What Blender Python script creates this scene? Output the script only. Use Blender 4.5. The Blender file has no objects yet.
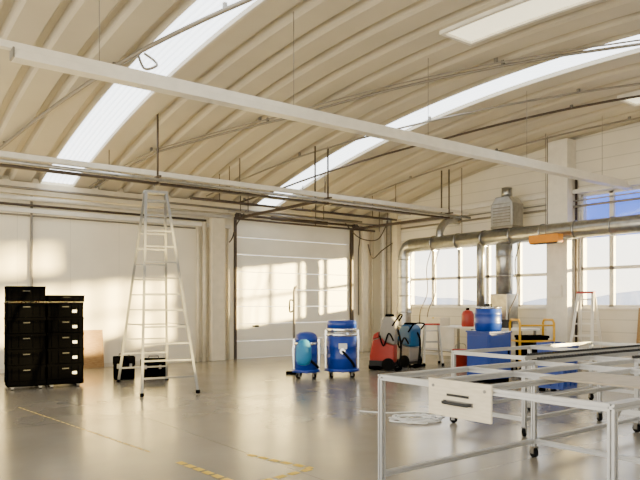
import bpy, math, random
import bmesh
from mathutils import Vector, Matrix
random.seed(4)
D2R=math.pi/180
scene=bpy.context.scene
COL=scene.collection

# ------------------------------------------------------------------ materials
def mat(name,c,rough=.5,metal=0,var=.06,scale=6,emis=None,estr=0,c2=None,spec=.5):
    m=bpy.data.materials.new(name); m.use_nodes=True
    nt=m.node_tree; b=nt.nodes['Principled BSDF']
    tc=nt.nodes.new('ShaderNodeTexCoord'); n=nt.nodes.new('ShaderNodeTexNoise')
    n.inputs['Scale'].default_value=scale; n.inputs['Detail'].default_value=4
    nt.links.new(tc.outputs['Object'],n.inputs['Vector'])
    r=nt.nodes.new('ShaderNodeValToRGB')
    a=c2 if c2 else tuple(max(0,x*(1-var*2)) for x in c)
    r.color_ramp.elements[0].position=.3; r.color_ramp.elements[1].position=.7
    r.color_ramp.elements[0].color=(*a,1); r.color_ramp.elements[1].color=(*c,1)
    nt.links.new(n.outputs['Fac'],r.inputs['Fac']); nt.links.new(r.outputs['Color'],b.inputs['Base Color'])
    b.inputs['Roughness'].default_value=rough; b.inputs['Metallic'].default_value=metal
    b.inputs['Specular IOR Level'].default_value=spec
    if emis:
        b.inputs['Emission Color'].default_value=(*emis,1); b.inputs['Emission Strength'].default_value=estr
    return m

M={}
M['white']=mat('white_paint',(.82,.78,.69),.45)
M['trunk']=mat('white_enamel',(.76,.72,.62),.35)
M['cream']=mat('cream_paint',(.72,.64,.47),.5)
M['roof']=mat('roof_sheet',(.55,.495,.385),.5,0,.05,1.2)
M['galv']=mat('galvanised_steel',(.44,.435,.415),.28,.85,.14,9)
M['alu']=mat('aluminium',(.46,.455,.44),.34,.6,.05,20)
M['steel']=mat('grey_steel',(.24,.225,.20),.4,.6)
M['pipe']=mat('grey_conduit',(.24,.215,.18),.45,.3)
M['darkpipe']=mat('dark_conduit',(.065,.045,.032),.5,.2)
M['chrome']=mat('chrome',(.75,.75,.75),.18,1,.02)
M['black']=mat('black_plastic',(.0012,.0012,.0014),.8,spec=.0)
M['rubber']=mat('black_rubber',(.005,.005,.005),.8,spec=.05)
M['blue']=mat('blue_paint',(.003,.036,.30),.35)
M['bluebin']=mat('blue_plastic',(.003,.038,.26),.4)
M['cyan']=mat('light_blue_fabric',(.015,.20,.42),.6)
M['teal']=mat('teal_blue_plastic',(.008,.10,.26),.35)
M['red']=mat('red_plastic',(.36,.020,.008),.4)
M['orange']=mat('orange_paint',(.72,.26,.005),.45)
M['yellow']=mat('yellow_paint',(.78,.42,.003),.4)
M['tape']=mat('yellow_tape',(.75,.50,.02),.5,0,.12,30)
M['beige']=mat('beige_plastic',(.27,.25,.22),.45)
M['grey']=mat('grey_plastic',(.03,.03,.03),.6,spec=.2)
M['cablegrey']=mat('grey_cable',(.78,.77,.73),.5)
M['label']=mat('paper_label',(.7,.7,.68),.6)
M['awning']=mat('glowing_blue_fabric',(.06,.15,.70),.7,emis=(.12,.25,1.0),estr=1.3)  # emission added so the blind glows as if lit by daylight; no lamp
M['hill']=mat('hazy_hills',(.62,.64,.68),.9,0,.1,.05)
M['ground']=mat('outdoor_asphalt',(.5,.48,.45),.9)

def wood(name,c1,c2):
    m=bpy.data.materials.new(name); m.use_nodes=True; nt=m.node_tree; b=nt.nodes['Principled BSDF']
    tc=nt.nodes.new('ShaderNodeTexCoord'); mp=nt.nodes.new('ShaderNodeMapping'); mp.inputs['Scale'].default_value=(2,2,14)
    n=nt.nodes.new('ShaderNodeTexNoise'); n.inputs['Scale'].default_value=4; n.inputs['Detail'].default_value=6
    r=nt.nodes.new('ShaderNodeValToRGB'); r.color_ramp.elements[0].color=(*c1,1); r.color_ramp.elements[1].color=(*c2,1)
    r.color_ramp.elements[0].position=.35; r.color_ramp.elements[1].position=.65
    nt.links.new(tc.outputs['Object'],mp.inputs['Vector']); nt.links.new(mp.outputs['Vector'],n.inputs['Vector'])
    nt.links.new(n.outputs['Fac'],r.inputs['Fac']); nt.links.new(r.outputs['Color'],b.inputs['Base Color'])
    b.inputs['Roughness'].default_value=.5
    return m
M['wood']=wood('plywood',(.26,.14,.04),(.36,.21,.075))
M['greyboard']=wood('grey_brown_board',(.30,.25,.17),(.38,.32,.23))
M['birch']=wood('pale_birch_board',(.62,.54,.38),(.72,.64,.47))

def lined_wall(name,c,axis,spacing,width,dark):
    m=bpy.data.materials.new(name); m.use_nodes=True; nt=m.node_tree; b=nt.nodes['Principled BSDF']
    tc=nt.nodes.new('ShaderNodeTexCoord'); sp=nt.nodes.new('ShaderNodeSeparateXYZ'); nt.links.new(tc.outputs['Object'],sp.inputs[0])
    md=nt.nodes.new('ShaderNodeMath'); md.operation='PINGPONG'; md.inputs[1].default_value=spacing/2
    nt.links.new(sp.outputs[axis],md.inputs[0])
    lt=nt.nodes.new('ShaderNodeMath'); lt.operation='LESS_THAN'; lt.inputs[1].default_value=width
    nt.links.new(md.outputs[0],lt.inputs[0])
    n=nt.nodes.new('ShaderNodeTexNoise'); n.inputs['Scale'].default_value=1.1; n.inputs['Detail'].default_value=5
    nt.links.new(tc.outputs['Object'],n.inputs['Vector'])
    r=nt.nodes.new('ShaderNodeValToRGB'); r.color_ramp.elements[0].color=(*[x*.9 for x in c],1); r.color_ramp.elements[1].color=(*c,1)
    r.color_ramp.elements[0].position=.3; r.color_ramp.elements[1].position=.65
    nt.links.new(n.outputs['Fac'],r.inputs['Fac'])
    mx=nt.nodes.new('ShaderNodeMixRGB'); mx.inputs[2].default_value=(*[x*dark for x in c],1)
    nt.links.new(lt.outputs[0],mx.inputs[0]); nt.links.new(r.outputs['Color'],mx.inputs[1])
    nt.links.new(mx.outputs[0],b.inputs['Base Color']); b.inputs['Roughness'].default_value=.5
    return m
M['wall_n']=lined_wall('cream_wall_panels',(.84,.77,.60),'X',1.2,.008,.82)
M['wall_e']=lined_wall('white_wall_siding',(.74,.69,.58),'Z',.3,.012,.74)
M['door']=lined_wall('white_door_panels',(.86,.82,.70),'Z',.5,.010,.70)

def floor_mat():
    m=bpy.data.materials.new('polished_concrete'); m.use_nodes=True; nt=m.node_tree; b=nt.nodes['Principled BSDF']
    L=nt.links.new
    tc=nt.nodes.new('ShaderNodeTexCoord')
    n=nt.nodes.new('ShaderNodeTexNoise'); n.inputs['Scale'].default_value=.5; n.inputs['Detail'].default_value=8; n.inputs['Roughness'].default_value=.62
    L(tc.outputs['Object'],n.inputs['Vector'])
    r=nt.nodes.new('ShaderNodeValToRGB'); r.color_ramp.elements[0].color=(.195,.173,.135,1); r.color_ramp.elements[1].color=(.26,.234,.188,1)
    r.color_ramp.elements[0].position=.3; r.color_ramp.elements[1].position=.7
    L(n.outputs['Fac'],r.inputs['Fac'])
    sp=nt.nodes.new('ShaderNodeSeparateXYZ'); L(tc.outputs['Object'],sp.inputs[0])
    out=[]
    for ax,off in (('X',1.4),('Y',1.0)):
        ad=nt.nodes.new('ShaderNodeMath'); ad.inputs[1].default_value=off; L(sp.outputs[ax],ad.inputs[0])
        pp=nt.nodes.new('ShaderNodeMath'); pp.operation='PINGPONG'; pp.inputs[1].default_value=2.5; L(ad.outputs[0],pp.inputs[0])
        lt=nt.nodes.new('ShaderNodeMath'); lt.operation='LESS_THAN'; lt.inputs[1].default_value=.008; L(pp.outputs[0],lt.inputs[0]); out.append(lt)
    mxx=nt.nodes.new('ShaderNodeMath'); mxx.operation='MAXIMUM'; L(out[0].outputs[0],mxx.inputs[0]); L(out[1].outputs[0],mxx.inputs[1])
    mu=nt.nodes.new('ShaderNodeMath'); mu.operation='MULTIPLY'; mu.inputs[1].default_value=.5; L(mxx.outputs[0],mu.inputs[0])
    mx=nt.nodes.new('ShaderNodeMixRGB'); mx.inputs[2].default_value=(.07,.06,.045,1); L(mu.outputs[0],mx.inputs[0]); L(r.outputs['Color'],mx.inputs[1])
    L(mx.outputs[0],b.inputs['Base Color'])
    n2=nt.nodes.new('ShaderNodeTexNoise'); n2.inputs['Scale'].default_value=1.2; n2.inputs['Detail'].default_value=6; L(tc.outputs['Object'],n2.inputs['Vector'])
    mr=nt.nodes.new('ShaderNodeMapRange'); mr.inputs['From Min'].default_value=.3; mr.inputs['From Max'].default_value=.7; mr.inputs['To Min'].default_value=.19; mr.inputs['To Max'].default_value=.27; L(n2.outputs['Fac'],mr.inputs['Value'])
    L(mr.outputs['Result'],b.inputs['Roughness'])
    b.inputs['Specular IOR Level'].default_value=.85
    return m
M['floor']=floor_mat()

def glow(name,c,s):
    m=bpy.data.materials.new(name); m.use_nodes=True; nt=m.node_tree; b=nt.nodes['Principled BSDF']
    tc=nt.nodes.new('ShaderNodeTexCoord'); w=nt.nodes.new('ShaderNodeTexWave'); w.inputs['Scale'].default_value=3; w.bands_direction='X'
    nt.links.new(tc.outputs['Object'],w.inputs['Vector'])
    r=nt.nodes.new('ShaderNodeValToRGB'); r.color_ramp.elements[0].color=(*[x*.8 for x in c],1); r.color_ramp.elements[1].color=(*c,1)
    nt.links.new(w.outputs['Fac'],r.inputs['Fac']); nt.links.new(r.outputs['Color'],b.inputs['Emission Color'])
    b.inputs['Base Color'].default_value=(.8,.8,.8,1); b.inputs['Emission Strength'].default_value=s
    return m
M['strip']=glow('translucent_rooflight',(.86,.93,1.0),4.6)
M['hatch']=glow('rooflight_dome',(1.0,.88,.56),2.0)
def glass():
    m=bpy.data.materials.new('window_glass'); m.use_nodes=True; nt=m.node_tree; nt.nodes.clear()
    o=nt.nodes.new('ShaderNodeOutputMaterial'); t=nt.nodes.new('ShaderNodeBsdfTransparent'); g=nt.nodes.new('ShaderNodeBsdfGlossy')
    g.inputs['Roughness'].default_value=.05; mx=nt.nodes.new('ShaderNodeMixShader'); mx.inputs[0].default_value=.05
    t.inputs['Color'].default_value=(.97,.98,1,1)
    nt.links.new(t.outputs[0],mx.inputs[1]); nt.links.new(g.outputs[0],mx.inputs[2]); nt.links.new(mx.outputs[0],o.inputs['Surface'])
    return m
M['glass']=glass()

# ------------------------------------------------------------------ mesh builder
class MB:
    def __init__(s): s.v=[]; s.f=[]; s.sm=[]
    def add(s,vs,fs,sm=False):
        o=len(s.v); s.v+= [tuple(v) for v in vs]; s.f+=[tuple(i+o for i in f) for f in fs]; s.sm+=[sm]*len(fs); return s
    def box(s,x0,x1,y0,y1,z0,z1):
        vs=[Vector((x,y,z)) for z in (z0,z1) for (x,y) in ((x0,y0),(x1,y0),(x1,y1),(x0,y1))]
        return s.add(vs,[(3,2,1,0),(4,5,6,7),(0,1,5,4),(1,2,6,5),(2,3,7,6),(3,0,4,7)])
    def bar(s,p0,p1,w,h=None,up=(0,0,1)):
        h=h or w; p0=Vector(p0);p1=Vector(p1); d=(p1-p0).normalized(); u=Vector(up)
        if abs(d.dot(u))>.95: u=Vector((0,1,0))
        a=d.cross(u).normalized(); b=a.cross(d)
        vs=[p+a*i*w/2+b*j*h/2 for p in (p0,p1) for i,j in ((-1,-1),(1,-1),(1,1),(-1,1))]
        return s.add(vs,[(3,2,1,0),(4,5,6,7),(0,1,5,4),(1,2,6,5),(2,3,7,6),(3,0,4,7)])
    def slot(s,p0,p1,w):
        p0=Vector(p0);p1=Vector(p1); d=(p1-p0).normalized(); u=Vector((0,0,1))
        if abs(d.dot(u))>.95: u=Vector((0,1,0))
        a=d.cross(u).normalized(); b=a.cross(d); h=w/2; g=w*.13; k=w*.24
        q=[(-h,-h),(-g,-h),(-g,-k),(g,-k),(g,-h),(h,-h),(h,-g),(k,-g),(k,g),(h,g),(h,h),(g,h),(g,k),(-g,k),(-g,h),(-h,h),(-h,g),(-k,g),(-k,-g),(-h,-g)]
        n=len(q); vs=[p+a*i+b*j for p in (p0,p1) for i,j in q]
        fs=[(i,(i+1)%n,n+(i+1)%n,n+i) for i in range(n)]+[tuple(range(n-1,-1,-1)),tuple(range(n,2*n))]
        return s.add(vs,fs)
    def cone(s,p0,p1,r0,r1,n=16,cap=True):
        p0=Vector(p0);p1=Vector(p1); d=(p1-p0).normalized(); u=Vector((0,0,1)) if abs(d.z)<.9 else Vector((1,0,0))
        a=d.cross(u).normalized(); b=d.cross(a)
        vs=[p+(a*math.cos(2*math.pi*i/n)+b*math.sin(2*math.pi*i/n))*r for p,r in ((p0,r0),(p1,r1)) for i in range(n)]
        s.add(vs,[(i,(i+1)%n,n+(i+1)%n,n+i) for i in range(n)],True)
        if cap:
            o=len(s.v)-2*n; s.f+=[tuple(o+i for i in range(n-1,-1,-1)),tuple(o+n+i for i in range(n))]; s.sm+=[False,False]
        return s
    def cyl(s,p0,p1,r,n=16): return s.cone(p0,p1,r,r,n)
    def tube(s,pts,r,n=8,closed=False,sub=0):
        P=[Vector(p) for p in pts]
        if sub:
            Q=[]; m=len(P); rng=range(m) if closed else range(m-1)
            for i in rng:
                a=P[(i-1)%m] if (closed or i>0) else P[0]; b=P[i]; c=P[(i+1)%m]; d=P[(i+2)%m] if (closed or i<m-2) else P[-1]
                for k in range(sub):
                    t=k/sub; Q.append(.5*((2*b)+(c-a)*t+(2*a-5*b+4*c-d)*t*t+(3*b-a-3*c+d)*t**3))
            if not closed: Q.append(P[-1])
            P=Q
        m=len(P); vs=[]; pa=None
        for i in range(m):
            if closed: d=P[(i+1)%m]-P[i-1]
            else: d=P[min(i+1,m-1)]-P[max(i-1,0)]
            d.normalize()
            if pa is None:
                u=Vector((0,0,1)) if abs(d.z)<.9 else Vector((1,0,0)); a=d.cross(u).normalized()
            else: a=(pa-d*pa.dot(d)).normalized()
            pa=a; b=d.cross(a)
            vs+=[P[i]+(a*math.cos(2*math.pi*k/n)+b*math.sin(2*math.pi*k/n))*r for k in range(n)]
        fs=[]
        for i in range(m if closed else m-1):
            j=(i+1)%m
            fs+=[(i*n+k,i*n+(k+1)%n,j*n+(k+1)%n,j*n+k) for k in range(n)]
        s.add(vs,fs,True)
        if not closed:
            o=len(s.v)-len(vs); s.f+=[tuple(o+i for i in range(n-1,-1,-1)),tuple(o+(m-1)*n+i for i in range(n))]; s.sm+=[False,False]
        return s
    def lathe(s,prof,c=(0,0,0),n=28):
        c=Vector(c); vs=[]; m=len(prof)
        for r,z in prof: vs+=[c+Vector((r*math.cos(2*math.pi*i/n),r*math.sin(2*math.pi*i/n),z)) for i in range(n)]
        fs=[(j*n+i,j*n+(i+1)%n,(j+1)*n+(i+1)%n,(j+1)*n+i) for j in range(m-1) for i in range(n)]
        s.add(vs,fs,True); o=len(s.v)-len(vs)
        s.f+=[tuple(o+i for i in range(n-1,-1,-1)),tuple(o+(m-1)*n+i for i in range(n))]; s.sm+=[False,False]
        return s
    def prism(s,prof,y0,y1):
        n=len(prof); vs=[(x,y,z) for y in (y0,y1) for x,z in prof]
        return s.add(vs,[(i,(i+1)%n,n+(i+1)%n,n+i) for i in range(n)]+[tuple(range(n-1,-1,-1)),tuple(range(n,2*n))])
    def prismx(s,prof,x0,x1):
        n=len(prof); vs=[(x,y,z) for x in (x0,x1) for y,z in prof]
        return s.add(vs,[(i,(i+1)%n,n+(i+1)%n,n+i) for i in range(n)]+[tuple(range(n-1,-1,-1)),tuple(range(n,2*n))])
    def obj(s,name,m,parent=None,loc=(0,0,0),rz=0,bev=0,label=None,cat=None,kind=None,group=None):
        me=bpy.data.meshes.new(name); me.from_pydata(s.v,[],s.f)
        for p,q in zip(me.polygons,s.sm): p.use_smooth=q
        bm=bmesh.new(); bm.from_mesh(me); bmesh.ops.recalc_face_normals(bm,faces=bm.faces); bm.to_mesh(me); bm.free()
        me.materials.append(M[m]); o=bpy.data.objects.new(name,me); COL.objects.link(o)
        o.location=loc; o.rotation_euler=(0,0,rz)
        if parent: o.parent=parent
        if bev:
            b=o.modifiers.new('bevel','BEVEL'); b.width=bev; b.segments=2; b.limit_method='ANGLE'
        tag(o,label,cat,kind,group); return o
def tag(o,label=None,cat=None,kind=None,group=None):
    if label:o['label']=label
    if cat:o['category']=cat
    if kind:o['kind']=kind
    if group:o['group']=group
def thing(name,loc,label,cat,rz=0,group=None):
    e=bpy.data.objects.new(name,None); e.empty_display_size=.2; COL.objects.link(e); e.location=loc; e.rotation_euler=(0,0,rz)
    tag(e,label,cat,None,group); return e
def dup(o,loc=None,rz=None,parent=None,label=None):
    c=o.copy(); COL.objects.link(c)
    if parent is not None: c.parent=parent
    if loc is not None: c.location=loc
    if rz is not None: c.rotation_euler=(0,0,rz)
    if label: c['label']=label
    for ch in list(o.children): dup(ch,parent=c)
    return c
def caster(parent,x,y,r=.05,zt=None,mw='rubber',rz=0):
    zt=zt or 2*r+.04
    f=MB().box(-.025,.025,-.03,-.024,r*.8,zt).box(-.025,.025,.024,.03,r*.8,zt).box(-.035,.035,-.035,.035,zt-.012,zt).cyl((0,-.032,r),(0,.032,r),.008,8)
    o=f.obj('caster','steel',parent,(x,y,0),rz)
    w=MB().cyl((0,-.02,0),(0,.02,0),r,18); w.cyl((0,-.023,0),(0,.023,0),r*.4,10)
    w.obj('wheel',mw,o,(0,0,r)); return o

# ------------------------------------------------------------------ dimensions
D=16.2; L=15.0; YS=-3.2; XW=-6.0
def zr(y): return 5.80-(y-6.8)**2/64.0

# ------------------------------------------------------------------ structure
MB().box(XW,L+.3,YS-.3,D+.3,-.2,0).obj('floor','floor',kind='structure')
n=MB().box(XW,9.35,D,D+.3,0,4.7).box(13.75,L,D,D+.3,0,4.7).box(9.35,13.75,D,D+.3,4.02,4.7)
n.obj('wall_north','wall_n',kind='structure')
MB().box(4.0,L,YS-.3,YS,0,4.3).obj('wall_south','wall_e',kind='structure')  # unseen rear wall added to block low sun, cut short to admit sky light
e=MB().box(L,L+.3,YS,D+.3,0,1.5)
e.box(L,L+.3,14.9,D+.3,1.5,4.3).box(L,L+.3,8.9,9.7,1.5,4.3).box(L,L+.3,9.7,14.9,3.3,4.3).box(L,L+.3,YS,-.46,1.5,4.3).box(L,L+.3,-.46,8.9,3.32,3.55)
ys=[YS+(D+.3-YS)*i/40 for i in range(41)]
e.prismx([(YS,4.3)]+[(D+.3,4.3)]+[(y,max(4.31,zr(y)+.2)) for y in reversed(ys)],L,L+.3)
e.obj('wall_east','wall_e',kind='structure')
def roofseg(mb,x0,x1,k):
    per=(x1-x0)/k; xs=[]
    for i in range(k):
        a=x0+i*per
        xs+=[(a,0),(a+per*.05,-.018),(a+per*.64,-.018),(a+per*.69,0),(a+per*.74,.105),(a+per*.92,.105),(a+per*.97,.01)]
    xs.append((x1,0))
    yy=[YS-.1+(D+.4-YS)*i/44 for i in range(45)]
    vs=[(x,y,zr(y)+o) for y in yy for x,o in xs]; m=len(xs)
    mb.add(vs,[(j*m+i,j*m+i+1,(j+1)*m+i+1,(j+1)*m+i) for j in range(44) for i in range(m-1)])
    for x in (x0,x1):
        vs=[(x,y,zr(y)+o) for y in yy for o in (-.01,.22)]
        mb.add(vs,[(2*j,2*j+1,2*j+3,2*j+2) for j in range(44)])
c=MB(); roofseg(c,-6,-1.75,6); roofseg(c,-1.05,4.1,8); roofseg(c,4.85,10.0,8); roofseg(c,10.75,15.0,6)
c.obj('ceiling','roof',kind='structure')
wn=[0]
def wname(): wn[0]+=1; return 'window_%d'%wn[0]
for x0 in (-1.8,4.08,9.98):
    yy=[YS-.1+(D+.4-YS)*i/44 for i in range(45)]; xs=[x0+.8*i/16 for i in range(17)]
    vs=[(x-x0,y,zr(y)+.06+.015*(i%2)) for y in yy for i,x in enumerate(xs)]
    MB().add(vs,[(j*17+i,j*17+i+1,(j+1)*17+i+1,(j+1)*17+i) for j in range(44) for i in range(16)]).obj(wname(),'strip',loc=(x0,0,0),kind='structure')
for x0 in (7.6,12.9):
    yy=[4.6+2.15*i/8 for i in range(9)]
    f=MB()
    for a,b in ((x0-.06,x0),(x0+.6,x0+.66)):
        for i in range(8): f.bar(((a+b)/2,yy[i],zr(yy[i])-.03),((a+b)/2,yy[i+1],zr(yy[i+1])-.03),.06,.09)
    for y in (4.57,6.78): f.bar((x0-.06,y,zr(y)-.03),(x0+.66,y,zr(y)-.03),.06,.09)
    w=f.obj(wname(),'white',kind='structure')
    vs=[(x,y,zr(y)-.035) for y in yy for x in (x0,x0+.6)]
    MB().add(vs,[(2*i,2*i+1,2*i+3,2*i+2) for i in range(8)]).obj('rooflight_pane','hatch',w)
def window(y0,y1,z0,z1,tr=None):
    f=MB(); t=.055; x0,x1=L+.05,L+.14
    f.box(x0,x1,y0,y0+t,z0,z1).box(x0,x1,y1-t,y1,z0,z1).box(x0,x1,y0,y1,z0,z0+t).box(x0,x1,y0,y1,z1-t,z1)
    if tr: f.box(x0,x1,y0,y1,tr-.04,tr+.04)
    w=f.obj(wname(),'white',kind='structure')
    MB().box(L+.09,L+.1,y0+t,y1-t,z0+t,z1-t).obj('glass_pane','glass',w)
for i in range(5): window(9.7+i*1.04,9.7+(i+1)*1.04,1.5,3.3,2.35)
for i in range(12):
    y=8.9-(i+1)*.78; window(y,y+.78,1.5,3.32,2.45); window(y,y+.78,3.55,4.3)
MB().box(L-.06,L,-.46,8.9,1.44,1.5).box(L-.06,L,9.7,14.9,1.44,1.5).obj('trim_1','white',bev=.01,kind='structure')
MB().box(14.62,L,9.02,9.6,0,zr(9.6)).obj('trim_2','white',kind='structure')
MB().box(14.8,L,15.2,15.5,0,zr(15.5)).obj('trim_3','cream',kind='structure')
MB().box(XW,L,D-.12,D,4.12,4.40).obj('trim_4','cream',kind='structure')
MB().box(8.5,8.92,D-.25,D,0,3.95).obj('trim_5','cream',bev=.02,kind='structure')
MB().box(14.05,14.3,D-.2,D,0,4.12).obj('trim_6','cream',bev=.02,kind='structure')
MB().box(14.85,L,YS,D-.3,4.32,4.42).obj('trim_7','white',kind='structure')
MB().box(XW,8.5,D-.03,D,0,.1).box(14.3,L,D-.03,D,0,.1).obj('baseboard_north','cream',kind='structure')
d=MB()
for i in range(8): d.box(9.4,13.7,D+.06,D+.12,i*.5+.005,i*.5+.495)
dr=d.obj('door_1','door',bev=.008,kind='structure')
MB().box(9.33,9.4,D-.06,D+.1,0,4.0).box(13.7,13.77,D-.06,D+.1,0,4.0).obj('door_frame','darkpipe',dr)
MB().cyl((9.3,D-.15,4.1),(13.8,D-.15,4.1),.035).cyl((10.5,D-.15,4.1),(12.6,D-.15,4.1),.06).cyl((9.33,D-.15,4.1),(9.42,D-.15,4.1),.1).cyl((13.7,D-.15,4.1),(13.8,D-.15,4.1),.1).obj('torsion_spring_shaft','darkpipe',dr)
MB().box(10.0,10.2,D+.03,D+.06,.9,.95).obj('handle','black',dr)
for x in (9.33,13.76):
    MB().bar((x,D-.05,4.0),(x,12.3,4.0),.05,.08).bar((x,12.35,4.0),(x,12.35,zr(12.35)+.02),.03).obj('door_track','darkpipe',dr)

# ------------------------------------------------------------------ overhead services
t=thing('light_trunking',(0,0,0),'long white enamel lighting trunking hung below the roof','lighting trunking')
MB().box(-3.5,14.99,7.62,7.71,4.36,4.44).obj('cable_channel','trunk',t,bev=.006)
MB().box(1.66,14.99,7.60,7.72,4.29,4.36).obj('housing','trunk',t,bev=.008)
MB().box(1.66,14.99,7.57,7.75,4.255,4.29).obj('reflector_lip','trunk',t)
MB().box(1.64,1.66,7.58,7.74,4.26,4.37).obj('end_cap','steel',t)
for x in (2.6,5.4,8.2,11.0,13.8):
    MB().cyl((x,7.66,4.43),(x,7.66,zr(7.66)+.01),.005,6).obj('suspension_wire','steel',t)
t=thing('pipe_rack',(0,0,0),'suspended rack of pale service pipes on drop rods','pipes')
MB().box(-3,14.75,12.2,12.3,4.12,4.22).obj('cable_trunk','trunk',t,bev=.006)
MB().cyl((-3,12.12,4.03),(14.7,12.12,4.03),.035,10).obj('pipe','galv',t)
MB().cyl((-3,12.24,3.98),(13.9,12.24,3.98),.028,10).obj('pipe','darkpipe',t)
MB().cyl((-3,12.36,4.06),(12.9,12.36,4.06),.02,10).obj('pipe','darkpipe',t)
for x in (1.0,5.3,9.6,13.9):
    MB().cyl((x,12.2,3.95),(x,12.2,zr(12.2)+.02),.022,8).box(x-.02,x+.02,12.06,12.34,4.085,4.12).box(x-.02,x+.02,12.06,12.34,3.94,3.96).obj('drop_rod','darkpipe',t)
def conduit(pts,m='pipe',r=.022,label='grey conduit clipped below the ribbed roof'):
    P=[]
    for k in range(len(pts)-1):
        (x0,y0),(x1,y1)=pts[k],pts[k+1]
        for i in range(6): f=i/6; x=x0+(x1-x0)*f; y=y0+(y1-y0)*f; P.append((x,y,zr(y)-.09))
    x,y=pts[-1]; P.append((x,y,zr(y)-.09))
    t=thing('roof_conduit',(0,0,0),label,'conduit',group='roof conduits')
    MB().tube(P,r,8).obj('pipe',m,t)
    for p in P[1::5]: MB().box(p[0]-.025,p[0]+.025,p[1]-.025,p[1]+.025,p[2],p[2]+.10).obj('clip','steel',t)
conduit([(2.5,15.9),(2.95,14.4),(4.0,9.8),(4.7,7.1),(5.6,3.5)],'pipe',.035)
conduit([(5.3,15.9),(5.95,13.7),(7.7,11.0),(10.2,5.0),(12,1)],'pipe',.026)
conduit([(5.15,15.9),(5.8,13.7),(7.5,11.0),(10.0,5.0),(11.8,1)],'pipe',.014)
conduit([(9.3,15.9),(9.9,14.9),(11.8,10.3),(12.9,6.3),(14,2)],'darkpipe',.026,'dark reddish conduit clipped below the ribbed roof')
conduit([(8.2,15.7),(9.2,12.8),(10.8,9.2),(12.2,5.9),(13.4,2)],'pipe',.022)
conduit([(12.6,15.9),(13.2,13),(13.9,10),(14.6,6)],'pipe',.022)
MB().tube([(3.98,9.9,5.5),(4.0,9.7,5.25),(4.15,9.6,5.3),(4.2,9.8,5.45),(4.05,9.85,5.55)],.02,8,sub=6).obj('flexible_hose','pipe',label='short looped flexible hose under the roof conduit',cat='hose')
t=thing('wall_pipe_run',(0,0,0),'parallel white and grey pipes along the wall top','pipes')
MB().cyl((-4,D-.12,4.02),(9.2,D-.12,4.02),.055,12).obj('pipe','trunk',t)
MB().cyl((-4,D-.10,3.87),(8.4,D-.10,3.87),.03,12).obj('pipe','darkpipe',t)
MB().cyl((-4,D-.20,4.24),(14.0,D-.20,4.24),.03,12).obj('pipe','pipe',t)
MB().box(-4,9.2,D-.1,D,3.70,3.80).obj('cable_tray','trunk',t)
MB().cyl((-4,D-.05,3.64),(8.1,D-.05,3.64),.02,12).obj('pipe','pipe',t)
t=thing('overhead_pipe_run',(0,0,0),'dark grey service pipes hung above the sectional door','pipes')
MB().cyl((7.2,14.6,4.18),(14.2,14.6,4.18),.035,10).obj('pipe','darkpipe',t)
MB().cyl((8.6,15.2,4.05),(14.2,15.2,4.05),.03,10).obj('pipe','pipe',t)
MB().cyl((9.0,15.6,3.92),(14.2,15.6,3.92),.03,10).obj('pipe','darkpipe',t)
MB().cyl((6.5,13.6,4.22),(13.8,13.6,4.22),.03,10).obj('pipe','pipe',t)
MB().cyl((-3,14.1,4.32),(13.8,14.1,4.32),.025,10).obj('pipe','pipe',t)
for x in (8,10.6,13.2):
    for y in (14.6,13.6): MB().cyl((x,y,4.2),(x,y,zr(y)+.01),.012,6).obj('hanger','darkpipe',t)
    MB().cyl((x+1.2,15.2,4.05),(x+1.2,15.2,zr(15.2)+.01),.012,6).obj('hanger','darkpipe',t)
    MB().cyl((x+1.2,15.6,3.92),(x+1.2,15.6,zr(15.6)+.01),.012,6).obj('hanger','darkpipe',t)
for x in (-1,2,5,8,11): MB().cyl((x,14.1,4.32),(x,14.1,zr(14.1)+.01),.01,6).obj('hanger','darkpipe',t)
MB().tube([(3.9,D-.05,4.1),(3.9,D-.05,0)],.03,8).obj('vertical_conduit','pipe',label='grey vertical conduit fixed to the cream wall',cat='conduit')
MB().cyl((8.35,D-.1,0),(8.35,D-.1,3.82),.06,14).obj('downpipe','cream',label='cream downpipe beside the pilaster',cat='pipe',group='cream pipes by the door')
MB().cyl((8.17,D-.08,0),(8.17,D-.08,3.69),.045,14).obj('downpipe','cream',label='slim cream downpipe on the wall',cat='pipe',group='cream pipes by the door')
MB().cyl((9.12,D-.06,0),(9.12,D-.06,3.69),.04,12).obj('downpipe','cream',label='cream pipe next to the dark door frame',cat='pipe',group='cream pipes by the door')
MB().cyl((14.55,D-.1,0),(14.55,D-.1,3.95),.04,14).obj('gas_pipe','cream',label='pale yellow vertical gas pipe in the corner',cat='pipe')
MB().cyl((14.78,15.8,0),(14.78,15.8,4.2),.06,14).obj('heating_pipe','white',label='white vertical pipe in the room corner',cat='pipe')
for pts in ([(13.9,D-.08,4.3),(14.0,D-.1,3.8),(13.95,D-.08,3.1),(13.98,D-.06,1.2)],[(13.2,15.9,4.15),(13.7,15.8,3.7),(14.3,15.6,3.65),(14.6,15.5,4.1)],[(14.0,15.7,3.5),(14.2,15.7,3.05),(14.5,15.6,3.3),(14.75,15.35,3.55)],[(9.45,15.7,4.2),(9.1,15.6,3.8),(9.0,15.7,3.4),(9.05,15.95,3.3)]):
    MB().tube(pts,.018,6,sub=6).obj('hanging_cable','darkpipe',label='dark cable looping near the sectional door',cat='cable',group='hanging cables by the door')
for z in (4.0,4.14):
    MB().cyl((14.9,3.0,z),(14.9,15.1,z),.03 if z<4.1 else .02,10).obj('wall_pipe','pipe' if z<4.1 else 'galv',label='horizontal pipe fixed high on the end wall',cat='pipe',group='end wall pipes')

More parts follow.
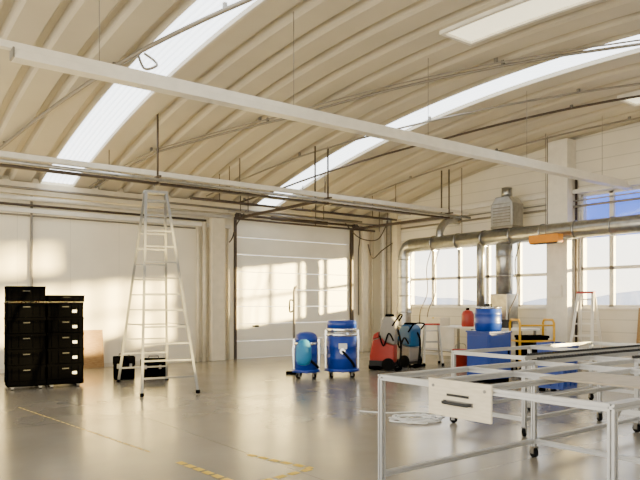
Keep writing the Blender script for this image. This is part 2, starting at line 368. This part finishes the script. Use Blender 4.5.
# ducts
t=thing('ventilation_duct',(14.2,0,3.34),'galvanised round ventilation duct along the windows with drops','ventilation duct')
b=MB().cyl((0,1.0,0),(0,13.9,0),.205,28)
for y in [1.3+i*.9 for i in range(14)]: b.cyl((0,y,0),(0,y+.05,0),.224,28)
b.obj('main_duct','galv',t)
MB().tube([(0,13.80,0),(0,13.95,0),(0,14.12,-.07),(0,14.22,-.24),(0,14.24,-.5),(0,14.24,-1.6),(0,14.24,-2.5)],.20,20,sub=5).obj('drop_duct','galv',t)
for z in (-.4,-.95,-1.5,-2.0,-2.45): MB().cyl((0,14.24,z),(0,14.24,z-.04),.218,20).obj('duct_collar','galv',t)
MB().tube([(-.05,11.3,-.1),(-.05,11.3,-.5),(-.05,11.3,-1.9)],.11,16).obj('drop_duct','galv',t)
MB().tube([(.1,10.65,-.1),(.1,10.65,-.6),(.1,10.65,-1.5)],.22,18).obj('drop_duct','galv',t)
for z in (-.5,-1.0): MB().cyl((.1,10.65,z),(.1,10.65,z-.04),.235,18).obj('duct_collar','galv',t)
MB().box(-.14,.34,10.38,10.92,-2.3,-1.5).obj('filter_box','galv',t,bev=.02)
MB().tube([(0,12.8,.1),(.0,12.8,.35),(.2,12.8,.6),(.5,12.8,.7),(.8,12.8,.7)],.11,14,sub=4).obj('branch_duct','galv',t)
for y in (2.5,6.5,9.3,12.0): MB().bar((0,y,.2),(0,y,zr(y)-3.34),.02).obj('hanger','steel',t)
t=thing('extraction_fan',(14.35,10.6,3.58),'boxy grey metal extraction unit sitting on the duct','fan')
MB().box(-.24,.24,-.34,.34,.04,.62).prismx([(-.34,.62),(.34,.62),(.2,.80),(-.2,.80)],-.22,.22).obj('unit_housing','galv',t,bev=.012)
b=MB()
for i in range(6): b.box(-.262,-.24,-.26,.26,.12+i*.075,.145+i*.075)
b.obj('louvre_grille','steel',t)
MB().cyl((0,0,.78),(0,0,1.05),.14,18).obj('outlet_stub','galv',t)
MB().box(-.24,.24,-.34,.34,-.03,.04).obj('base','steel',t)
t=thing('radiant_heater',(13.9,9.15,3.05),'orange box heater hanging in front of the duct','heater')
MB().box(-.12,.12,-.4,.4,0,.2).obj('heater_body','orange',t,bev=.015)
MB().box(-.1,.1,-.37,.37,-.02,0).obj('grille','grey',t)
MB().cyl((0,0,.2),(0,0,zr(9.15)-3.04),.008,6).obj('hanger','steel',t)
MB().tube([(14.92,8.96,4.7),(14.92,8.96,0)],.03,8).obj('drop_pole','darkpipe',label='black vertical service pole near the window',cat='pole')
MB().box(14.5,14.62,9.15,9.45,1.75,2.05).obj('electrical_box','white',bev=.01,label='small white electrical box on the pilaster',cat='electrical box')
for i,(y,zb) in enumerate(((12.9,.99),(12.6,.99),(9.9,1.0))):
    MB().tube([(13.95,y,3.14),(13.8,y+.05,2.6),(13.65,y-.12,1.9),(13.5,y,1.4),(13.45,y,zb+.01)],.014,6,sub=6).obj('drop_cable','darkpipe',label='dark cable hanging from duct to the workbench',cat='cable',group='cables dropping to bench')
for y in (15.65,15.45):
    MB().tube([(14.78,y,4.3),(14.78,y,0)],.02,8).obj('corner_pipe','pipe',label='thin vertical pipe near the room corner',cat='pipe',group='corner pipes')

# ------------------------------------------------------------------ ladders
def aladder(name,loc,rz,H,spread,wb,wt,nr,label,cat,r=.03,plat=None,m='alu'):
    t=thing(name,loc,label,cat,rz)
    for s in (-1,1):
        def P(side,f): return Vector((side*(wb+(wt-wb)*f),s*(spread*(1-f)+.05),H*f))
        for side in (-1,1):
            MB().bar(P(side,0)+Vector((0,0,.02)),P(side,1),r*1.9,r*1.1,up=(0,1,0)).obj('side_rail',m,t)
            p=P(side,0); MB().box(p.x-.03,p.x+.03,p.y-.035,p.y+.035,0,.06).obj('foot','black',t)
        for i in range(1,nr+1):
            f=i/(nr+.6); MB().bar(P(-1,f),P(1,f),.032,.028).obj('rung',m,t)
    MB().box(-wt-.03,wt+.03,-.08,.08,H-.03,H+.02).obj('hinge',m if not plat else plat,t)
    return t
M['alu2']=mat('dull_aluminium',(.30,.295,.275),.38,.55,.05,20)
t=aladder('double_stepladder',(5.03,11.67,0),-10.6*D2R,3.7,1.08,.49,.19,12,'tall aluminium double-sided stepladder standing open','ladder',.024,None,'alu2')
for side in (-1,1): MB().cyl((side*.40,-.72,1.2),(side*.40,.72,1.2),.006,6).obj('spreader_strap','steel',t)
aladder('stepladder',(12.66,11.7,0),-40*D2R,1.05,.3,.24,.17,3,'small aluminium stepladder with red top beside the blue machine','ladder',.022,'red')
aladder('stepladder',(14.1,8.22,0),-75*D2R,1.85,.5,.27,.16,6,'white aluminium stepladder with red top by the window','ladder',.032,'red','white')

# ------------------------------------------------------------------ crates
def crate():
    t=thing('storage_crate',(0,0,0),'black plastic storage crate in a stack','crate',group='black stacking crates')
    b=MB(); w,d,h,k=.33,.21,.292,.02
    b.box(-w+.004,w-.004,-d,d,0,.02).box(-w+.004,w-.004,-d,-d+k,.0,h-.01).box(-w+.004,w-.004,d-k,d,0,h-.01).box(-w+.004,-w+.024,-d,d,0,h-.01).box(w-.024,w-.004,-d,d,0,h-.01)
    b.box(-w,w,-d-.012,-d+k,h-.045,h-.002).box(-w,w,d-k,d+.012,h-.045,h-.002).box(-w-.002,-w+k,-d,d,h-.045,h-.002).box(w-k,w+.002,-d,d,h-.045,h-.002)
    for x in (-.24,-.12,.12,.24): b.box(x-.006,x+.006,-d-.010,-d,.01,h-.045)
    b.box(-w+.01,w-.01,-d-.008,-d,.01,.03)
    b.obj('crate_body','black',t)
    MB().box(-.06,.06,-d-.014,-d-.011,h-.10,h-.08).obj('handle_slot','grey',t)
    MB().box(-w+.02,w-.02,-d+.02,d-.02,h-.02,h-.004).obj('lid','black',t)
    return t
proto=crate(); first=True
for cx,cy,n_,labels in ((3.03,13.0,6,False),(3.70,12.92,5,True),(3.12,13.5,6,False),(3.78,13.42,5,False)):
    for i in range(n_):
        if first: t=proto; first=False; t.location=(cx,cy,.16); t.rotation_euler=(0,0,-.12)
        else: t=dup(proto,(cx+random.uniform(-.005,.005),cy,.16+i*.292),-.12)
        if labels:
            t['label']='black plastic storage crate with white paper label in a stack'
            MB().box(.12,.20,-.232,-.224,.09,.14).obj('paper_label','label',t)
t=dup(proto,(3.72,12.93,.16+5*.292),-.12)
t.scale=(1,1,.45); t['label']='shallow black plastic tray topping the crate stack'
for x,y in ((3.03,13.0),(3.70,12.92),(3.12,13.5),(3.78,13.42)):
    t=thing('crate_dolly',(x,y,0),'black wheeled dolly carrying a stack of crates','dolly',-.12,'crate dollies')
    MB().box(-.33,.33,-.215,.215,.06,.16).obj('deck','black',t,bev=.01)
    for a in (-.24,.24):
        for b in (-.15,.15): caster(t,a,b,.028,.06)

o=MB().box(-.3,.3,-.012,.012,0,.94).obj('plywood_board','wood',loc=(5.27,D-.14,0),bev=.003,label='brown plywood board leaning against the cream wall',cat='board')
o.rotation_euler=(-.12,0,0)
o=MB().box(-.012,.012,-.4,.4,0,1.5).obj('cardboard_sheet','wood',loc=(14.72,7.0,0),label='tall brown sheet leaning against the end wall',cat='board')
o.rotation_euler=(0,.14,0)
def toolcase(x,y,w,h,rz,label):
    t=thing('tool_case',(x,y,0),label,'tool case',rz,'black tool cases')
    MB().box(-w/2,w/2,-.15,.15,0,h*.6).obj('case_body','black',t,bev=.02)
    MB().box(-w/2-.01,w/2+.01,-.16,.16,h*.6,h).obj('lid','black',t,bev=.02)
    MB().tube([(-.1,0,h-.01),(-.1,0,h+.05),(.1,0,h+.05),(.1,0,h-.01)],.012,8).obj('handle','grey',t)
    for s in (-w*.3,w*.3): MB().box(s-.025,s+.025,-.17,-.155,h*.5,h*.7).obj('latch','steel',t)
toolcase(5.05,13.35,.42,.48,-.3,'black plastic tool case on the floor behind the ladder')
toolcase(5.62,13.15,.5,.42,-.5,'wide black plastic tool case on the floor by the ladder')

# ------------------------------------------------------------------ industrial vacuums
def vac(loc,rz,R,z0,z1,label,top):
    t=thing('industrial_vacuum',loc,label,'industrial vacuum cleaner',rz)
    MB().lathe([(R*.9,.13),(R+.05,.13),(R+.05,.19),(R*.9,.19)]).box(-R-.06,R+.06,-.03,.03,.12,.15).box(-.03,.03,-R-.06,R+.06,.12,.15).obj('cart_ring','blue',t)
    for i in range(4):
        a=math.pi/4+i*math.pi/2; caster(t,(R+.0)*math.cos(a),(R+.0)*math.sin(a),.05,.14,'rubber',a)
    h=z1-z0; P=[(R*.9,z0)]
    for f in (.0,.28,.32,.36,.62,.66,.70,.98): P.append((R+(.014 if f in(.32,.66) else 0),z0+.01+h*f*.99))
    P.append((R*.95,z1)); MB().lathe(P).obj('drum','blue',t)
    MB().lathe([(R+.002,z1-.02),(R+.02,z1-.01),(R+.02,z1+.04),(R+.002,z1+.05)]).obj('clamp_band','chrome',t)
    z=z1+.05
    if top=='steel':
        MB().lathe([(R*.99,z),(R*.99,z+.09),(R*.98,z+.10)]).obj('filter_chamber','chrome',t)
        MB().lathe([(R*.98,z+.10),(R*.98,z+.24),(R*.9,z+.27),(R*.5,z+.28)]).obj('motor_head','blue',t)
    else: MB().lathe([(R*.99,z),(R*1.0,z+.06),(R*.9,z+.15),(R*.6,z+.2),(.03,z+.22)]).obj('motor_head','blue',t)
    for s in (-1,1): MB().box(s*(R+.02)-.015,s*(R+.02)+.015,-.03,.03,z1-.08,z1+.1).obj('latch','chrome',t)
    MB().cyl((0,-R+.03,z0+h*.55),(0,-R-.08,z0+h*.55),.06,16).obj('hose_inlet','chrome',t)
    MB().tube([(0,-R-.06,z0+h*.55),(.1,-R-.16,z0+h*.4),(.22,-R-.12,z0+h*.2),(.25,-R+.05,.24)],.028,10,sub=6).obj('suction_hose','rubber',t)
    for s in (-1,1): MB().bar((s*(R+.03),-.05,.14),(s*(R+.03),-.05,z1+.12),.026,.026).obj('frame_upright','chrome',t)
    MB().tube([(-R-.03,.05,.16),(-R-.05,.08,z1),(-R*.6,.06+R,z1+.2),(R*.6,.06+R,z1+.2),(R+.05,.08,z1),(R+.03,.05,.16)],.014,8,sub=5).obj('push_handle','chrome',t)
    return t
v2=vac((9.0,10.95,0),-37*D2R,.325,.18,.90,'large blue drum industrial vacuum with chrome band on casters','steel')
MB().box(-.08,.1,-.35,-.33,.62,.74).obj('rating_plate','label',v2)
v1=vac((8.24,11.22,0),-37*D2R,.24,.18,.72,'smaller blue industrial vacuum with light blue filter bag','blue')
MB().lathe([(.05,.30),(.13,.33),(.165,.46),(.16,.68),(.11,.80),(.06,.84)],(-.05,-.42,0)).obj('filter_bag','cyan',v1)
t=thing('vacuum_wand',(8.36,11.82,0),'upright grey vacuum wand with floor nozzle','vacuum wand',-37*D2R)
MB().tube([(-.02,.12,.05),(-.02,.12,1.85),(-.0,.12,1.95),(.06,.12,1.97)],.03,10).obj('tube','pipe',t)
MB().box(-.2,.16,.06,.18,0,.07).obj('nozzle','black',t,bev=.01)
MB().tube([(-.02,.12,1.45),(-.11,.12,1.4),(-.11,.12,1.66),(-.02,.12,1.64)],.018,8,sub=4).obj('grip','black',t)

# ------------------------------------------------------------------ floor scrubbers
def scrubber(loc,rz,mbody,mtank,mcover,label,k=1.0,s=1.0):
    t=thing('floor_scrubber',loc,label,'floor scrubber',rz)
    def Z(p): return [(x*s,z*k) for x,z in p]
    w=.22
    MB().prism(Z([(-.42,.1),(.3,.1),(.36,.2),(.36,.50),(.1,.55),(-.05,.66),(-.34,.60),(-.44,.3)]),-w,w).obj('body',mbody,t,bev=.03)
    MB().prism(Z([(-.12,.67),(.08,.57),(.37,.51),(.42,.98),(.30,1.08),(.02,1.08),(-.10,.95)]),-w+.02,w-.02).obj('recovery_tank',mtank,t,bev=.04)
    MB().prism(Z([(.04,1.08),(.28,1.08),(.26,1.13),(.06,1.13)]),-.14,.14).obj('tank_lid','black',t,bev=.01)
    MB().tube([(.3*s,-.2,.9*k),(.5*s,-.22,1.08*k),(.52*s,-.1,1.12*k),(.52*s,.1,1.12*k),(.5*s,.22,1.08*k),(.3*s,.2,.9*k)],.02,8,sub=4).obj('handle','black',t)
    MB().prism(Z([(-.36,.61),(-.15,.67),(-.16,.78),(-.32,.72)]),-.18,.18).obj('battery_cover',mcover,t,bev=.015)
    MB().prism(Z([(-.45,.08),(.32,.08),(.34,.2),(-.45,.2)]),-w-.01,w+.01).obj('bumper','grey',t,bev=.01)
    MB().lathe([(.24,.02),(.25,.1),(.18,.14)],(-.2*s,0,0)).obj('brush_deck','black',t)
    for y in (-.25,.25):
        MB().cyl((.18*s,y-.03,.15),(.18*s,y+.03,.15),.15,20).cyl((.18*s,y-.034,.15),(.18*s,y+.034,.15),.05,12).obj('wheel','rubber',t)
    MB().tube([(.44*s,-.3,.04),(.5*s,-.1,.04),(.5*s,.1,.04),(.44*s,.3,.04)],.035,8,sub=4).obj('squeegee','black',t)
    MB().tube([(.38*s,.05,.9*k),(.5*s,.05,.7),(.52*s,.03,.4),(.48*s,0,.08)],.025,8,sub=5).obj('suction_hose','rubber',t)
    MB().tube([(-.1*s,-w-.02,.7*k),(.05*s,-w-.08,.5*k),(.2*s,-w-.05,.75*k),(.35*s,-w-.02,.6*k)],.02,8,sub=5).obj('drain_hose','rubber',t)
    return t
scrubber((10.72,11.42,0),-55*D2R,'red','beige','red','red walk-behind floor scrubber with grey tank',1.18,.74)
scrubber((11.72,11.7,0),-85*D2R,'beige','teal','cyan','teal blue walk-behind floor scrubber with grey base',.98,.8)

# ------------------------------------------------------------------ cabinet, bin, bench, trolley
t=thing('storage_cabinet',(10.85,8.46,0),'upright blue steel cabinet with blue barrel on top','cabinet',-.1)
MB().box(-.31,.31,-.31,.31,.08,1.0).obj('cabinet_body','bluebin',t,bev=.008)
MB().box(-.33,.33,-.33,.33,1.0,1.03).obj('top','bluebin',t,bev=.006)
MB().box(-.29,.29,-.325,-.31,.11,.97).obj('door','bluebin',t,bev=.004)
MB().box(-.325,-.31,-.28,.28,.14,.94).obj('side_panel','bluebin',t,bev=.004)
MB().box(.2,.23,-.35,-.325,.5,.66).obj('handle','black',t)
MB().box(-.28,.28,-.28,.28,0,.08).obj('plinth','black',t)
def bin_(loc,w,h,rz,label):
    t=thing('plastic_bin',loc,label,'bin',rz)
    k=w/2; b=MB(); z0=.06; vs=[]
    def ring(r,z): return [(-r,-r,z),(r,-r,z),(r,r,z),(-r,r,z)]
    rs=[(k*.93,z0),(k*.93,z0+.05),(k*.95,z0+.06),(k*.99,h-.08),(k*1.04,h-.08),(k*1.04,h),(k*.97,h),(k*.9,z0+.08)]
    for r,z in rs: vs+=ring(r,z)
    fs=[(4*j+i,4*j+(i+1)%4,4*j+4+(i+1)%4,4*j+4+i) for j in range(len(rs)-1) for i in range(4)]+[(3,2,1,0),tuple(4*(len(rs)-1)+i for i in range(4))]
    b.add(vs,fs)
    for s in (-1,1):
        for q in (-.5,0,.5):
            b.box(q*w*.6-.012,q*w*.6+.012,s*k*.96-.018,s*k*.96+.018,z0+.05,h-.08); b.box(s*k*.96-.018,s*k*.96+.018,q*w*.6-.012,q*w*.6+.012,z0+.05,h-.08)
    b.obj('bin_body','bluebin',t,bev=.006)
    for x in (-k*.75,k*.75):
        for y in (-k*.75,k*.75): MB().box(x-.04,x+.04,y-.04,y+.04,0,z0+.005).obj('foot','black',t)
    return t
bin_((10.63,6.75,0),.52,.88,.05,'blue plastic bin standing behind the aluminium frame')
t=thing('barrel',(10.88,8.5,1.03),'blue plastic barrel with chrome band on the cabinet','barrel')
MB().lathe([(.24,0),(.265,.02),(.27,.15),(.28,.17),(.27,.19),(.27,.33),(.28,.35),(.27,.37),(.26,.45),(.24,.47)]).obj('barrel_body','blue',t)
MB().lathe([(.25,.45),(.275,.455),(.275,.485),(.23,.495)]).obj('clamp_band','chrome',t)
MB().tube([(-.1,0,.49),(-.1,0,.54),(.1,0,.54),(.1,0,.49)],.012,8).obj('handle','black',t)
t=thing('workbench',(13.4,11.2,0),'white topped workbench with grey legs below the windows','workbench')
MB().box(-.35,.35,-2.0,2.0,.94,.99).obj('worktop','white',t,bev=.006)
for y in (-1.9,0,1.9):
    for x in (-.28,.28): MB().box(x-.025,x+.025,y-.025,y+.025,0,.94).obj('leg','steel',t)
MB().box(-.3,.3,-1.9,1.9,.3,.33).obj('shelf','steel',t)
MB().box(-.33,-.31,.1,1.95,.4,.94).obj('front_panel','white',t)
t=thing('canister',(13.25,11.0,.99),'red metal canister with black cap on the workbench','canister')
MB().lathe([(.15,0),(.16,.02),(.16,.32),(.12,.40),(.04,.43)]).obj('canister_body','red',t)
MB().lathe([(.04,.43),(.045,.435),(.045,.48),(.02,.485)]).obj('cap','black',t)
t=thing('cardboard_box',(13.35,12.1,.99),'pale cardboard box on the workbench','box')
MB().box(-.2,.2,-.25,.25,0,.22).obj('carton','birch',t,bev=.004)
MB().box(-.205,.205,-.03,.03,.19,.224).obj('packing_tape','tape',t)
t=thing('toolbox',(13.3,10.0,.99),'grey metal toolbox with handle on the workbench','toolbox')
MB().box(-.12,.12,-.25,.25,0,.14).prism([(-.12,.14),(.12,.14),(.06,.2),(-.06,.2)],-.25,.25).obj('toolbox_body','grey',t,bev=.005)
MB().tube([(0,-.12,.2),(0,-.12,.26),(0,.12,.26),(0,.12,.2)],.01,6).obj('handle','steel',t)
t=thing('red_bucket',(12.5,10.6,0),'red plastic bucket on the floor near the workbench','bucket')
MB().lathe([(.17,0),(.21,.44),(.22,.44),(.22,.46),(.2,.46),(.16,.03)]).obj('bucket_body','red',t)
MB().tube([(-.21,0,.44),(-.15,0,.58),(.15,0,.58),(.21,0,.44)],.008,6,sub=4).obj('handle','steel',t)
TX,TY=12.75,8.75
t=thing('platform_trolley',(TX,TY,0),'yellow tubular trolley with black crate on its deck','trolley',-30*D2R)
MB().box(-.42,.42,-.28,.28,.2,.25).obj('deck','grey',t,bev=.01)
for s in (-1,1):
    MB().tube([(s*.4,-.26,.25),(s*.4,-.26,1.15),(s*.4,-.2,1.22),(s*.4,.2,1.22),(s*.4,.26,1.15),(s*.4,.26,.25)],.028,8).tube([(s*.4,-.26,.75),(s*.4,.26,.75)],.022,8).obj('end_frame','yellow',t)
for z in (.75,1.1): MB().tube([(-.4,-.26,z),(.4,-.26,z)],.022,8).obj('side_rail','yellow',t)
for x in (-.33,.33):
    for y in (-.2,.2): caster(t,x,y,.08,.2)
t2=thing('parts_crate',(TX,TY,.25),'black plastic parts crate on the yellow trolley','crate',-30*D2R)
MB().box(-.3,.3,-.2,.2,0,.6).box(-.32,.32,-.22,.22,.56,.62).obj('crate_body','black',t2,bev=.01)
MB().box(-.08,.08,-.225,-.218,.45,.5).obj('handle_slot','grey',t2)

# ------------------------------------------------------------------ aluminium frame tables
W=.045; zt=.98
def rail(t,p0,p1,name='rail'): MB().slot(p0,p1,W).obj(name,'alu',t)
def rollers(t,p0,p1,nn):
    p0=Vector(p0);p1=Vector(p1); b=MB(); b.bar(p0,p1,.018,.008)
    d=(p1-p0).normalized(); a=Vector((-d.y,d.x,0))
    for i in range(nn):
        c=p0+(p1-p0)*((i+.5)/nn)+Vector((0,0,.012)); b.cyl(c-a*.014,c+a*.014,.012,8)
    b.obj('roller_track','grey',t)
t=thing('aluminium_frame_table',(3.72,2.0,0),'long aluminium profile frame table on black casters','frame table',0,'aluminium frame tables')
X=[0,2.15,4.3,6.4]
for y in (0,2.0):
    rail(t,(-W/2,y,zt),(6.42,y,zt))
    for x in X:
        rail(t,(x,y,.11),(x,y,zt-W/2),'leg'); caster(t,x,y,.05,.115,'rubber',random.uniform(0,2))
for x in X: rail(t,(x,W/2,zt),(x,2-W/2,zt))
for x in (1.1,3.2,5.3): rail(t,(x,1.0+W/2,zt),(x,2-W/2,zt))
for x in X[1:]: rail(t,(x,W/2,.17),(x,2-W/2,.17))
for x in X[1:]: rail(t,(x,W/2,.60),(x,2-W/2,.60))
for i in range(3): rail(t,(X[i]+W/2,2,.17),(X[i+1]-W/2,2,.17))
for i in (1,2):
    rail(t,(X[i]+W/2,0,.17),(X[i+1]-W/2,0,.17)); rail(t,(X[i]+W/2,2,.60),(X[i+1]-W/2,2,.60))
for y in (1.0,1.5): rail(t,(W/2,y,zt),(6.38,y,zt))
rollers(t,(2.2,2.0,zt+W/2+.006),(6.3,2.0,zt+W/2+.006),70)
rollers(t,(3.2,1.5,zt+W/2+.006),(6.3,1.5,zt+W/2+.006),52)
for x in X[:3]: MB().prism([(x+W/2,zt-W/2),(x+W/2+.05,zt-W/2),(x+W/2,zt-W/2-.05)],-.018,.018).obj('bracket','steel',t)
t=thing('aluminium_frame_table',(6.7,4.7,0),'second aluminium profile frame table standing behind','frame table',0,'aluminium frame tables')
X=[0,1.7,3.4]; z2=.94
for y in (0,1.1):
    rail(t,(-W/2,y,z2),(3.42,y,z2)); rail(t,(W/2,y,.2),(1.7-W/2,y,.2)); rail(t,(1.7+W/2,y,.2),(3.4-W/2,y,.2))
    for x in X: rail(t,(x,y,.11),(x,y,z2-W/2),'leg'); caster(t,x,y,.05,.115,'rubber',random.uniform(0,2))
for x in X: rail(t,(x,W/2,z2),(x,1.1-W/2,z2)); rail(t,(x,W/2,.2),(x,1.1-W/2,.2))
rollers(t,(.05,0,z2+W/2+.006),(3.3,0,z2+W/2+.006),56)

t=thing('wooden_plate',(3.72-W/2-.001,3.14,.76),'pale birch plate with black pull handle bolted to frame','wooden plate')
MB().box(-.022,0,-.29,.29,0,.27).obj('plate','birch',t,bev=.003)
MB().tube([(-.022,-.115,.11),(-.05,-.115,.11),(-.058,-.10,.108),(-.058,.10,.108),(-.05,.115,.11),(-.022,.115,.11)],.012,10,sub=4).obj('pull_handle','grey',t)
MB().box(-.03,-.022,-.135,.135,.095,.125).obj('handle_plate','steel',t)
MB().box(-.034,-.022,-.10,.10,.155,.172).obj('clamp_bar','grey',t)
for y in (-.24,.24): MB().cyl((-.028,y,.22),(-.02,y,.22),.012,10).obj('bolt','steel',t)
MB().box(4.5,5.15,1.98,3.02,zt+W/2+.001,zt+W/2+.014).obj('fibre_board','greyboard',label='thin beige board lying on the table rails',cat='board')

cc=[]
for i in range(46):
    a=i*.9+random.uniform(-.3,.3); r=.12+.2*random.random()
    cc.append((r*1.3*math.cos(a),r*1.1*math.sin(a),.01+.03*random.random()))
cc+= [(.5,-.1,.008),(.6,.25,.008),(.35,.5,.008),(.1,.65,.008),(-.1,1.0,.008)]
MB().tube(cc,.008,6,sub=5).obj('cable_coil','cablegrey',loc=(6.4,6.25,0),label='loose tangled coil of thin pale cable on the floor',cat='cable')

def tape(pts,w=.075):
    b=MB()
    (x0,y0),(x1,y1)=pts; d=Vector((x1-x0,y1-y0,0)); L_=d.length; d.normalize(); a=Vector((-d.y,d.x,0)); q=0
    while q<L_:
        e_=min(q+.12,L_); p=Vector((x0,y0,.003))+d*q; r=Vector((x0,y0,.003))+d*e_
        b.add([p-a*w/2,p+a*w/2,r+a*w/2,r-a*w/2],[(0,1,2,3)]); q+=.165
    return b
for p in (((2.85,6.05),(2.93,4.9)),((3.57,5.9),(3.76,5.03)),((3.74,5.02),(3.1,4.93))):
    tape(p).obj('floor_marking_tape','tape',label='dashed yellow marking tape stuck to the floor',cat='floor marking',group='floor tape')
tape(((2.4,10.7),(2.8,6.6)),.02).obj('floor_marking_tape','tape',label='faint worn yellow marking tape on the floor',cat='floor marking',group='floor tape')

# ------------------------------------------------------------------ outside
MB().box(L+.4,220,-150,200,-.3,-.1).obj('ground','ground',kind='structure')
MB().box(L+.45,L+.5,5.2,9.2,3.25,4.45).obj('awning_blind','awning',label='blue fabric blind with painted-in glow outside the upper windows',cat='blind')
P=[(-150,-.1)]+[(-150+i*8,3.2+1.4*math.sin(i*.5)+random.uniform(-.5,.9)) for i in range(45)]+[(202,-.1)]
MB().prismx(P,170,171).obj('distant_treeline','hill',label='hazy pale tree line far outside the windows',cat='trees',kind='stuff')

# ------------------------------------------------------------------ light
w=bpy.data.worlds.new('world'); scene.world=w; w.use_nodes=True; nt=w.node_tree; bg=nt.nodes['Background']
tc=nt.nodes.new('ShaderNodeTexCoord'); sp=nt.nodes.new('ShaderNodeSeparateXYZ'); r=nt.nodes.new('ShaderNodeValToRGB')
nt.links.new(tc.outputs['Generated'],sp.inputs[0]); nt.links.new(sp.outputs['Z'],r.inputs['Fac'])
r.color_ramp.elements[0].position=0; r.color_ramp.elements[0].color=(1.0,.90,.69,1)
r.color_ramp.elements[1].position=.5; r.color_ramp.elements[1].color=(.80,.87,1,1)
nt.links.new(r.outputs['Color'],bg.inputs['Color']); bg.inputs['Strength'].default_value=5.6
sd=bpy.data.lights.new('sun','SUN'); sd.energy=70; sd.color=(1,.74,.28); sd.angle=1.6*D2R
so=bpy.data.objects.new('sun',sd); COL.objects.link(so)
so.rotation_euler=Vector((-1,1,-.12)).to_track_quat('-Z','Y').to_euler(); so.location=(30,-10,12)

cd=bpy.data.cameras.new('camera'); cd.sensor_width=36; cd.lens=36*650/640; cd.shift_y=63/640; cd.clip_end=500
co=bpy.data.objects.new('camera',cd); COL.objects.link(co); co.location=(0,0,1.6); co.rotation_euler=(math.pi/2,0,-37.5*D2R)
scene.camera=co
